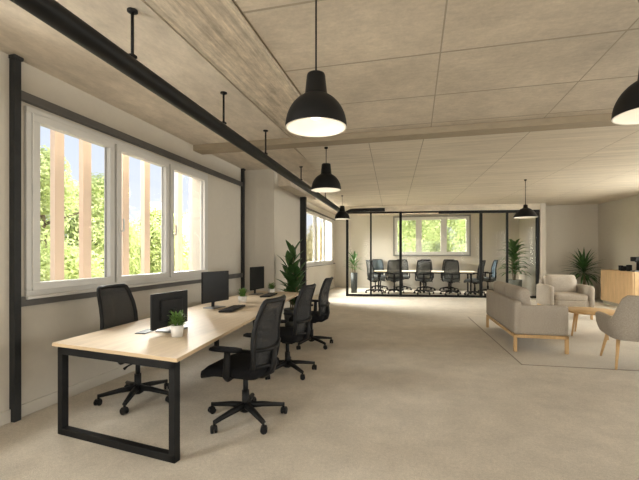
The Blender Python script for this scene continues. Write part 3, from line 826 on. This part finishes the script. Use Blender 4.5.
# ------------------------------------------------------------------ meeting room
mt = thing('meeting_table', (0.30, 15.15, 0), 0.0, 'long pale oak meeting table behind the glass partition', 'table')
TZ = .80
b = MB(); b.rbox((0, 0, TZ - .02), (3.7, 1.0, .04), r=.006); b.build('tabletop', M['oak'], mt)
for x in (-1.65, -.1, 1.65):
    for y in (-.40, .40):
        b = MB(); b.rbox((x, y, (TZ - .04) / 2), (.05, .05, TZ - .04), r=.004); b.build('leg', M['black'], mt)
b = MB(); b.rbox((0, 0, TZ - .065), (3.6, .06, .05), r=.004); b.build('under_beam', M['black'], mt)
mc = make_chair('x', M['netgrey'], M['greyfab'], (1.02, 1.0, 1.14))
GM = 'grey chairs around the meeting table'
spots = [((-0.74, 14.40), 0.05, 'left of the three on the near side'), ((0.31, 14.40), -.04, 'middle of the three on the near side'), ((1.24, 14.40), .03, 'right of the three on the near side'),
         ((-0.50, 15.9), PI + .1, 'left of the three on the far side'), ((0.42, 15.9), PI, 'middle of the three on the far side'), ((1.30, 15.9), PI - .1, 'right of the three on the far side'),
         ((-1.42, 14.25), -PI / 2 + .55, 'turned sideways at the near left corner'), ((2.02, 14.28), PI / 2 - .5, 'turned sideways at the near right corner')]
for i, ((x, y), rz, lab) in enumerate(spots):
    place(mc, i == 0, (x, y, 0), rz, 'dark grey mesh meeting chair, ' + lab + ' of the table', GM)
mb = make_chair('x', M['blueback'], M['greyfab'], (1.02, 1.0, 1.14))
place(mb, True, (-1.46, 15.98, 0), PI + .3, 'blue grey mesh meeting chair at the far left corner of the table', GM)
place(mb, False, (2.60, 15.2, 0), PI / 2 + .1, 'blue grey mesh meeting chair at the right end of the table', GM)

# ------------------------------------------------------------------ lounge
rg = thing('lounge_rug', (1.36, 5.52, 0.0), .045, 'flat beige rug with dark bound edge under the sofa group', 'rug')
b = MB(); b.rbox((1.95, 1.95, .003), (3.9, 3.9, .006), r=.002, seg=1); b.build('rug_field', M['rug'], rg)
b = MB()
for x0, x1, y0, y1 in ((0, 3.9, -.012, .006), (-.008, .006, -.012, 3.91), (0, 3.9, 3.896, 3.91), (3.894, 3.908, -.012, 3.91)):
    b.rbox(((x0 + x1) / 2, (y0 + y1) / 2, .00325), (x1 - x0, y1 - y0, .0065), r=.002, seg=1)
b.build('rug_binding', M['rugedge'], rg)

RZ = .0065
def wood_base(t, x0, x1, y0, y1, leg, zr, w=.045):
    b = MB()
    for (a, c, d, e) in ((x0, x1, y0, y0 + w), (x0, x1, y1 - w, y1), (x0, x0 + w, y0, y1), (x1 - w, x1, y0, y1)):
        b.rbox(((a + c) / 2, (d + e) / 2, zr), (c - a, e - d, .045), r=.005)
    b.build('base_frame', M['wood'], t)
    for x in (x0 + w / 2, x1 - w / 2):
        for y in (y0 + w / 2, y1 - w / 2):
            b = MB(); b.rbox((x, y, leg / 2), (w, w, leg), r=.005); b.build('leg', M['wood'], t)
# sofa: local x = depth (back at x=0, front at x=+), y = length
sf = thing('sofa', (1.42, 6.20, RZ), .03, 'taupe two seat sofa on oak legs, its back towards the desks', 'sofa')
SL, SD = 1.95, .73
wood_base(sf, .0, SD - .0, .0, SL, .22, .232)
b = MB(); b.rbox((.055, SL / 2, .50), (.11, SL, .49), r=.028, n=10); b.build('backrest', M['sofa'], sf)
for y in (.055, SL - .055):
    b = MB(); b.rbox((SD / 2, y, .475), (SD, .11, .43), r=.028, n=10); b.build('arm', M['sofa'], sf)
b = MB(); b.rbox((SD / 2, SL / 2, .32), (SD - .03, SL - .06, .13), r=.02); b.build('seat_platform', M['sofa'], sf)
for k in range(2):
    y = .12 + (SL - .24) * (k + .5) / 2
    b = MB(); b.rbox((.44, y, .43), (.62, (SL - .25) / 2, .13), r=.045, n=8, bulge=(0, 0, .015)); b.build('seat_cushion', M['sofa'], sf)
    b = MB(); b.rbox((.195, y, .695), (.18, (SL - .25) / 2, .46), r=.06, n=8, rot=Matrix.Rotation(-.10, 3, 'Y'), bulge=(.02, 0, 0)); b.build('back_cushion', M['sofa'], sf)
# armchair facing the camera: local front = -y, origin at front centre
ac = thing('armchair', (3.38, 9.60, 0), .08, 'wide taupe armchair facing the camera behind the coffee table', 'armchair')
AW, AD = .93, .80
wood_base(ac, -AW / 2 + .03, AW / 2 - .03, .03, AD - .02, .22, .235)
for s_ in (-1, 1):
    b = MB(); b.rbox((s_ * (AW / 2 - .055), AD / 2, .495), (.11, AD, .47), r=.045, n=10, bulge=(.008, 0, .02)); b.build('arm', M['sofa'], ac)
b = MB(); b.rbox((0, AD - .08, .56), (AW - .12, .16, .62), r=.06, n=10); b.build('backrest', M['sofa'], ac)
b = MB(); b.rbox((0, AD / 2 - .03, .34), (AW - .21, AD - .10, .17), r=.03, n=6); b.build('seat_platform', M['sofa'], ac)
b = MB(); b.rbox((0, .36, .475), (AW - .235, .70, .16), r=.055, n=8, bulge=(0, 0, .015)); b.build('seat_cushion', M['sofa'], ac)
b = MB(); b.rbox((0, .62, .72), (AW - .25, .20, .48), r=.075, n=8, rot=Matrix.Rotation(-.16, 3, 'X'), bulge=(0, .025, 0)); b.build('back_cushion', M['sofa'], ac)

def coffee_table(loc, r, h, rz, label):
    t = thing('coffee_table', loc, rz, label, 'coffee table')
    b = MB(); b.lathe([(0, h - .035), (r - .02, h - .035), (r, h - .02), (r, h - .004), (r - .004, h), (0, h)], seg=48); b.build('tabletop', M['woodtop'], t)
    for k in range(4):
        a = PI / 4 + k * PI / 2
        b = MB(); b.tube([(r * .68 * math.cos(a), r * .68 * math.sin(a), h - .03), (r * .84 * math.cos(a), r * .84 * math.sin(a), 0)], [.021, .014], 12)
        b.build('leg', M['wood'], t)
    b = MB()
    for k in range(2):
        a = PI / 4 + k * PI / 2
        c = Vector((math.cos(a), math.sin(a), 0)) * r * .66
        b.tube([-c + Vector((0, 0, h - .05)), c + Vector((0, 0, h - .05))], .014, 8)
    b.build('cross_brace', M['wood'], t)
    return t
coffee_table((3.02, 7.76, RZ), .43, .45, 1.13, 'round oak coffee table on four splayed legs between the sofa and the tub chair')

# tub chair: local +y = front
tc = thing('tub_chair', (2.80, 5.83, RZ), -.17, 'beige upholstered tub chair on oak legs cut by the right edge', 'tub chair')
b = MB()
NT = 44
def ushape(t):        # t 0..1 from left front, round the back, to right front
    hw, dp = .335, .36
    if t < .3: k = t / .3; return Vector((-hw, .33 - k * (.33 + .02), 0)), Vector((-1, 0, 0))
    if t > .7: k = (t - .7) / .3; return Vector((hw, -.02 + k * .35, 0)), Vector((1, 0, 0))
    a = PI + (t - .3) / .4 * PI
    c, s_ = math.cos(a), math.sin(a)
    e_ = .5
    x = math.copysign(abs(c) ** e_, c) * hw; y = math.copysign(abs(s_) ** e_, s_) * dp - .02
    n_ = Vector((c / hw, s_ / dp, 0)).normalized()
    return Vector((x, y, 0)), n_
def toph(t):
    d = abs(t - .5) * 2.15      # 0 at back middle .. 1 at front
    k = min(1, max(0, (d - .10) / .20)); k = k * k * (3 - 2 * k)
    return .94 - .29 * k - .03 * max(0, d - .7)
rings = []
for i in range(NT + 1):
    t_ = i / NT
    p, n_ = ushape(t_)
    zt_ = toph(t_); th = .085
    flare = lambda z: .035 * max(0, (z - .40)) / .5 - .10 * max(0, (.50 - z)) ** 1.5 / .14 ** 1.5 * .45
    sec = []
    for z in (.37, .39, .43, .50, .6): 
        zz = .37 + (z - .37) * (zt_ - .37) / .33 if z > .5 else z
        zz = min(zz, zt_ - .05)
        sec.append(p + n_ * (.035 + flare(zz)) + Vector((0, 0, zz)))
    mid = p + n_ * (.035 + flare(zt_) - th / 2)
    for a in (0, 30, 60, 90, 120, 150, 180):
        ar = math.radians(a)
        sec.append(mid + n_ * (th / 2 * math.cos(ar)) + Vector((0, 0, zt_ - .042 + .042 * math.sin(ar))))
    for zz in (zt_ - .12, .46, .40):
        sec.append(p + n_ * (.035 - th + flare(max(zz, .5))) + Vector((0, 0, zz)))
    rings.append([b.bm.verts.new(v) for v in sec])
for i in range(NT):
    for j in range(len(rings[0]) - 1):
        f = b.bm.faces.new((rings[i][j], rings[i + 1][j], rings[i + 1][j + 1], rings[i][j + 1])); f.smooth = True
for r_ in (rings[0], rings[-1]):
    f = b.bm.faces.new(r_); f.smooth = False
f = b.bm.faces.new([r_[0] for r_ in rings])
b.build('shell', M['chairfab'], tc, bevel=.012)
b = MB(); b.rbox((0, .06, .445), (.60, .62, .13), r=.05, n=8, bulge=(0, 0, .015)); b.build('seat_cushion', M['chairfab'], tc)
for sx in (-1, 1):
    for sy in (-1, 1):
        b = MB(); b.tube([(sx * .25, sy * .22 + .02, .40), (sx * .31, sy * .36 + .02, 0)], [.024, .013], 12); b.build('leg', M['wood'], tc)

# cabinet with coffee things along the right wall
CBX = 5.45
cab = thing('sideboard', (CBX, 12.40, 0), .03, 'tall honey oak sideboard with ribbed doors against the right wall', 'sideboard')
CW, CD, CHH = 1.66, .46, .985
b = MB(); b.rbox((CD / 2, 0, .04), (CD - .06, CW - .06, .08), r=.003); b.build('plinth', M['joint'], cab)
b = MB(); b.rbox((CD / 2 + .01, 0, .08 + (CHH - .105) / 2), (CD - .02, CW, CHH - .105), r=.003); b.build('carcass', M['cabinet'], cab)
b = MB(); b.rbox((CD / 2, 0, CHH - .0125), (CD + .02, CW + .02, .025), r=.004); b.build('top_board', M['cabinet'], cab)
for k in range(3):
    y0 = -CW / 2 + k * CW / 3 + .004; w = CW / 3 - .008
    b = MB(); b.rbox((-.002, y0 + w / 2, .08 + (CHH - .11) / 2), (.022, w, CHH - .115), r=.002)
    for j in range(8):
        b.rbox((-.014, y0 + w * (j + .5) / 8, .08 + (CHH - .11) / 2), (.010, w / 8 - .012, CHH - .12), r=.003, seg=1)
    b.build('door', M['cabinet'], cab)
cm = thing('coffee_machine', (5.72, 11.78, CHH), .03, 'black coffee machine on the near end of the sideboard', 'coffee machine')
b = MB(); b.rbox((.05, 0, .19), (.16, .24, .38), r=.012); b.rbox((-.04, 0, .33), (.26, .24, .12), r=.015); b.build('machine_body', M['black'], cm)
b = MB(); b.rbox((-.07, 0, .015), (.20, .22, .03), r=.006); b.build('drip_tray', M['silver'], cm)
b = MB(); b.cyl((-.10, 0, .27), (-.10, 0, .22), .02, seg=12); b.build('spout', M['dash'], cm)
b = MB(); b.lathe([(.055, 0), (.06, .07), (.03, .10)], (.05, 0, .38), 16); b.build('bean_hopper', M['screen'], cm)
def mug(loc, rz, r, h, label):
    t = thing('coffee_mug', loc, rz, label, 'mug', 'dark mugs on the sideboard')
    b = MB(); b.lathe([(r * .85, 0), (r, h * .2), (r, h), (r * .88, h), (r * .85, h * .1), (0, h * .08)], seg=22); b.build('cup', M['black'], t)
    b = MB(); b.tube([(r * .95, 0, h * .8), (r * 1.6, 0, h * .75), (r * 1.6, 0, h * .3), (r * .95, 0, h * .22)], .008, 8); b.build('handle', M['black'], t)
mug((5.62, 12.10, CHH), 2.2, .065, .17, 'taller black mug beside the coffee machine on the sideboard')
mug((5.60, 12.36, CHH), 3.4, .075, .13, 'wide low black mug second from the coffee machine')
mug((5.66, 12.62, CHH), 4.4, .055, .14, 'farthest dark mug on the sideboard')

# ------------------------------------------------------------------ light
w = bpy.data.worlds.new('sky'); scene.world = w; w.use_nodes = True
N, L = w.node_tree.nodes, w.node_tree.links
tcw = N.new('ShaderNodeTexCoord'); sp = N.new('ShaderNodeSeparateXYZ'); L.new(tcw.outputs['Generated'], sp.inputs[0])
cr = N.new('ShaderNodeValToRGB')
cr.color_ramp.elements[0].position = 0.02; cr.color_ramp.elements[0].color = (0.80, 0.83, 0.88, 1)
cr.color_ramp.elements[1].position = 0.42; cr.color_ramp.elements[1].color = (0.56, 0.67, 0.88, 1)
L.new(sp.outputs['Z'], cr.inputs['Fac']); L.new(cr.outputs['Color'], N['Background'].inputs['Color'])
N['Background'].inputs['Strength'].default_value = 0.86

def sun(energy, d, angle, col=(1, .95, .86)):
    ld = bpy.data.lights.new('sun', 'SUN'); ld.energy = energy; ld.angle = angle; ld.color = col
    o = bpy.data.objects.new('sun', ld); COL.objects.link(o)
    o.rotation_euler = Vector(d).to_track_quat('-Z', 'Y').to_euler()
sun(3.8, (-1.0, .25, -1.0), .05)
def area(name, loc, d, sx, sy, energy, col):
    ld = bpy.data.lights.new(name, 'AREA'); ld.shape = 'RECTANGLE'; ld.size = sx; ld.size_y = sy; ld.energy = energy; ld.color = col
    o = bpy.data.objects.new(name, ld); COL.objects.link(o); o.location = loc
    o.rotation_euler = Vector(d).to_track_quat('-Z', 'Z').to_euler()
    return o
DAY = (1.0, .985, .90)
for x0, x1, z0, z1 in RW:      # fill lamps added outside the unseen openings behind the camera
    area('rear_fill', ((x0 + x1) / 2, YR - .30, 1.5), (0, 1, .04), 2.3, 2.3, 45, DAY)
area('left_fill', (-4.2, -0.9, 1.95), (1, 0, -.06), 4.4, 1.7, 470, DAY)  # fill lamp added outside the unseen left opening
for y0, y1 in SW:  # fill lamps added outside the unseen right-hand openings
    area('side_fill', (right_x((y0 + y1) / 2) + .45, (y0 + y1) / 2, 1.85), (-1, 0, -.05), 2.5, 1.8, 55 if y0 < 7 else 190, DAY)
area('window_daylight_boost', (-5.6, 4.25, 5.0), (1, 0, -.85), 4.2, 1.6, 330, DAY)  # added area lamps floating above the sight line, boosting the windows' daylight
area('window_daylight_boost', (-7.6, 13.6, 6.4), (1, -.1, -.5), 7.5, 3.0, 5600, DAY)
area('window_daylight_boost', (0.65, YB + 1.0, 4.2), (0, -1, -.8), 3.0, 1.3, 1300, DAY)

# ------------------------------------------------------------------ camera
cam = bpy.data.cameras.new('camera'); co = bpy.data.objects.new('camera', cam); COL.objects.link(co)
F = 384.0
cam.sensor_width = 36; cam.lens = F / 639 * 36
cam.shift_y = (254 - 240) / 639
co.location = (0, 0, 1.45)
co.rotation_euler = (PI / 2, 0, math.atan(95.5 / F))
scene.camera = co
cam.clip_start = .05; cam.clip_end = 300
vs = scene.view_settings
scene.display_settings.display_device = 'sRGB'
vs.view_transform = 'Standard'; vs.look = 'None'; vs.exposure = 0.53; vs.gamma = 1.0; vs.use_curve_mapping = False
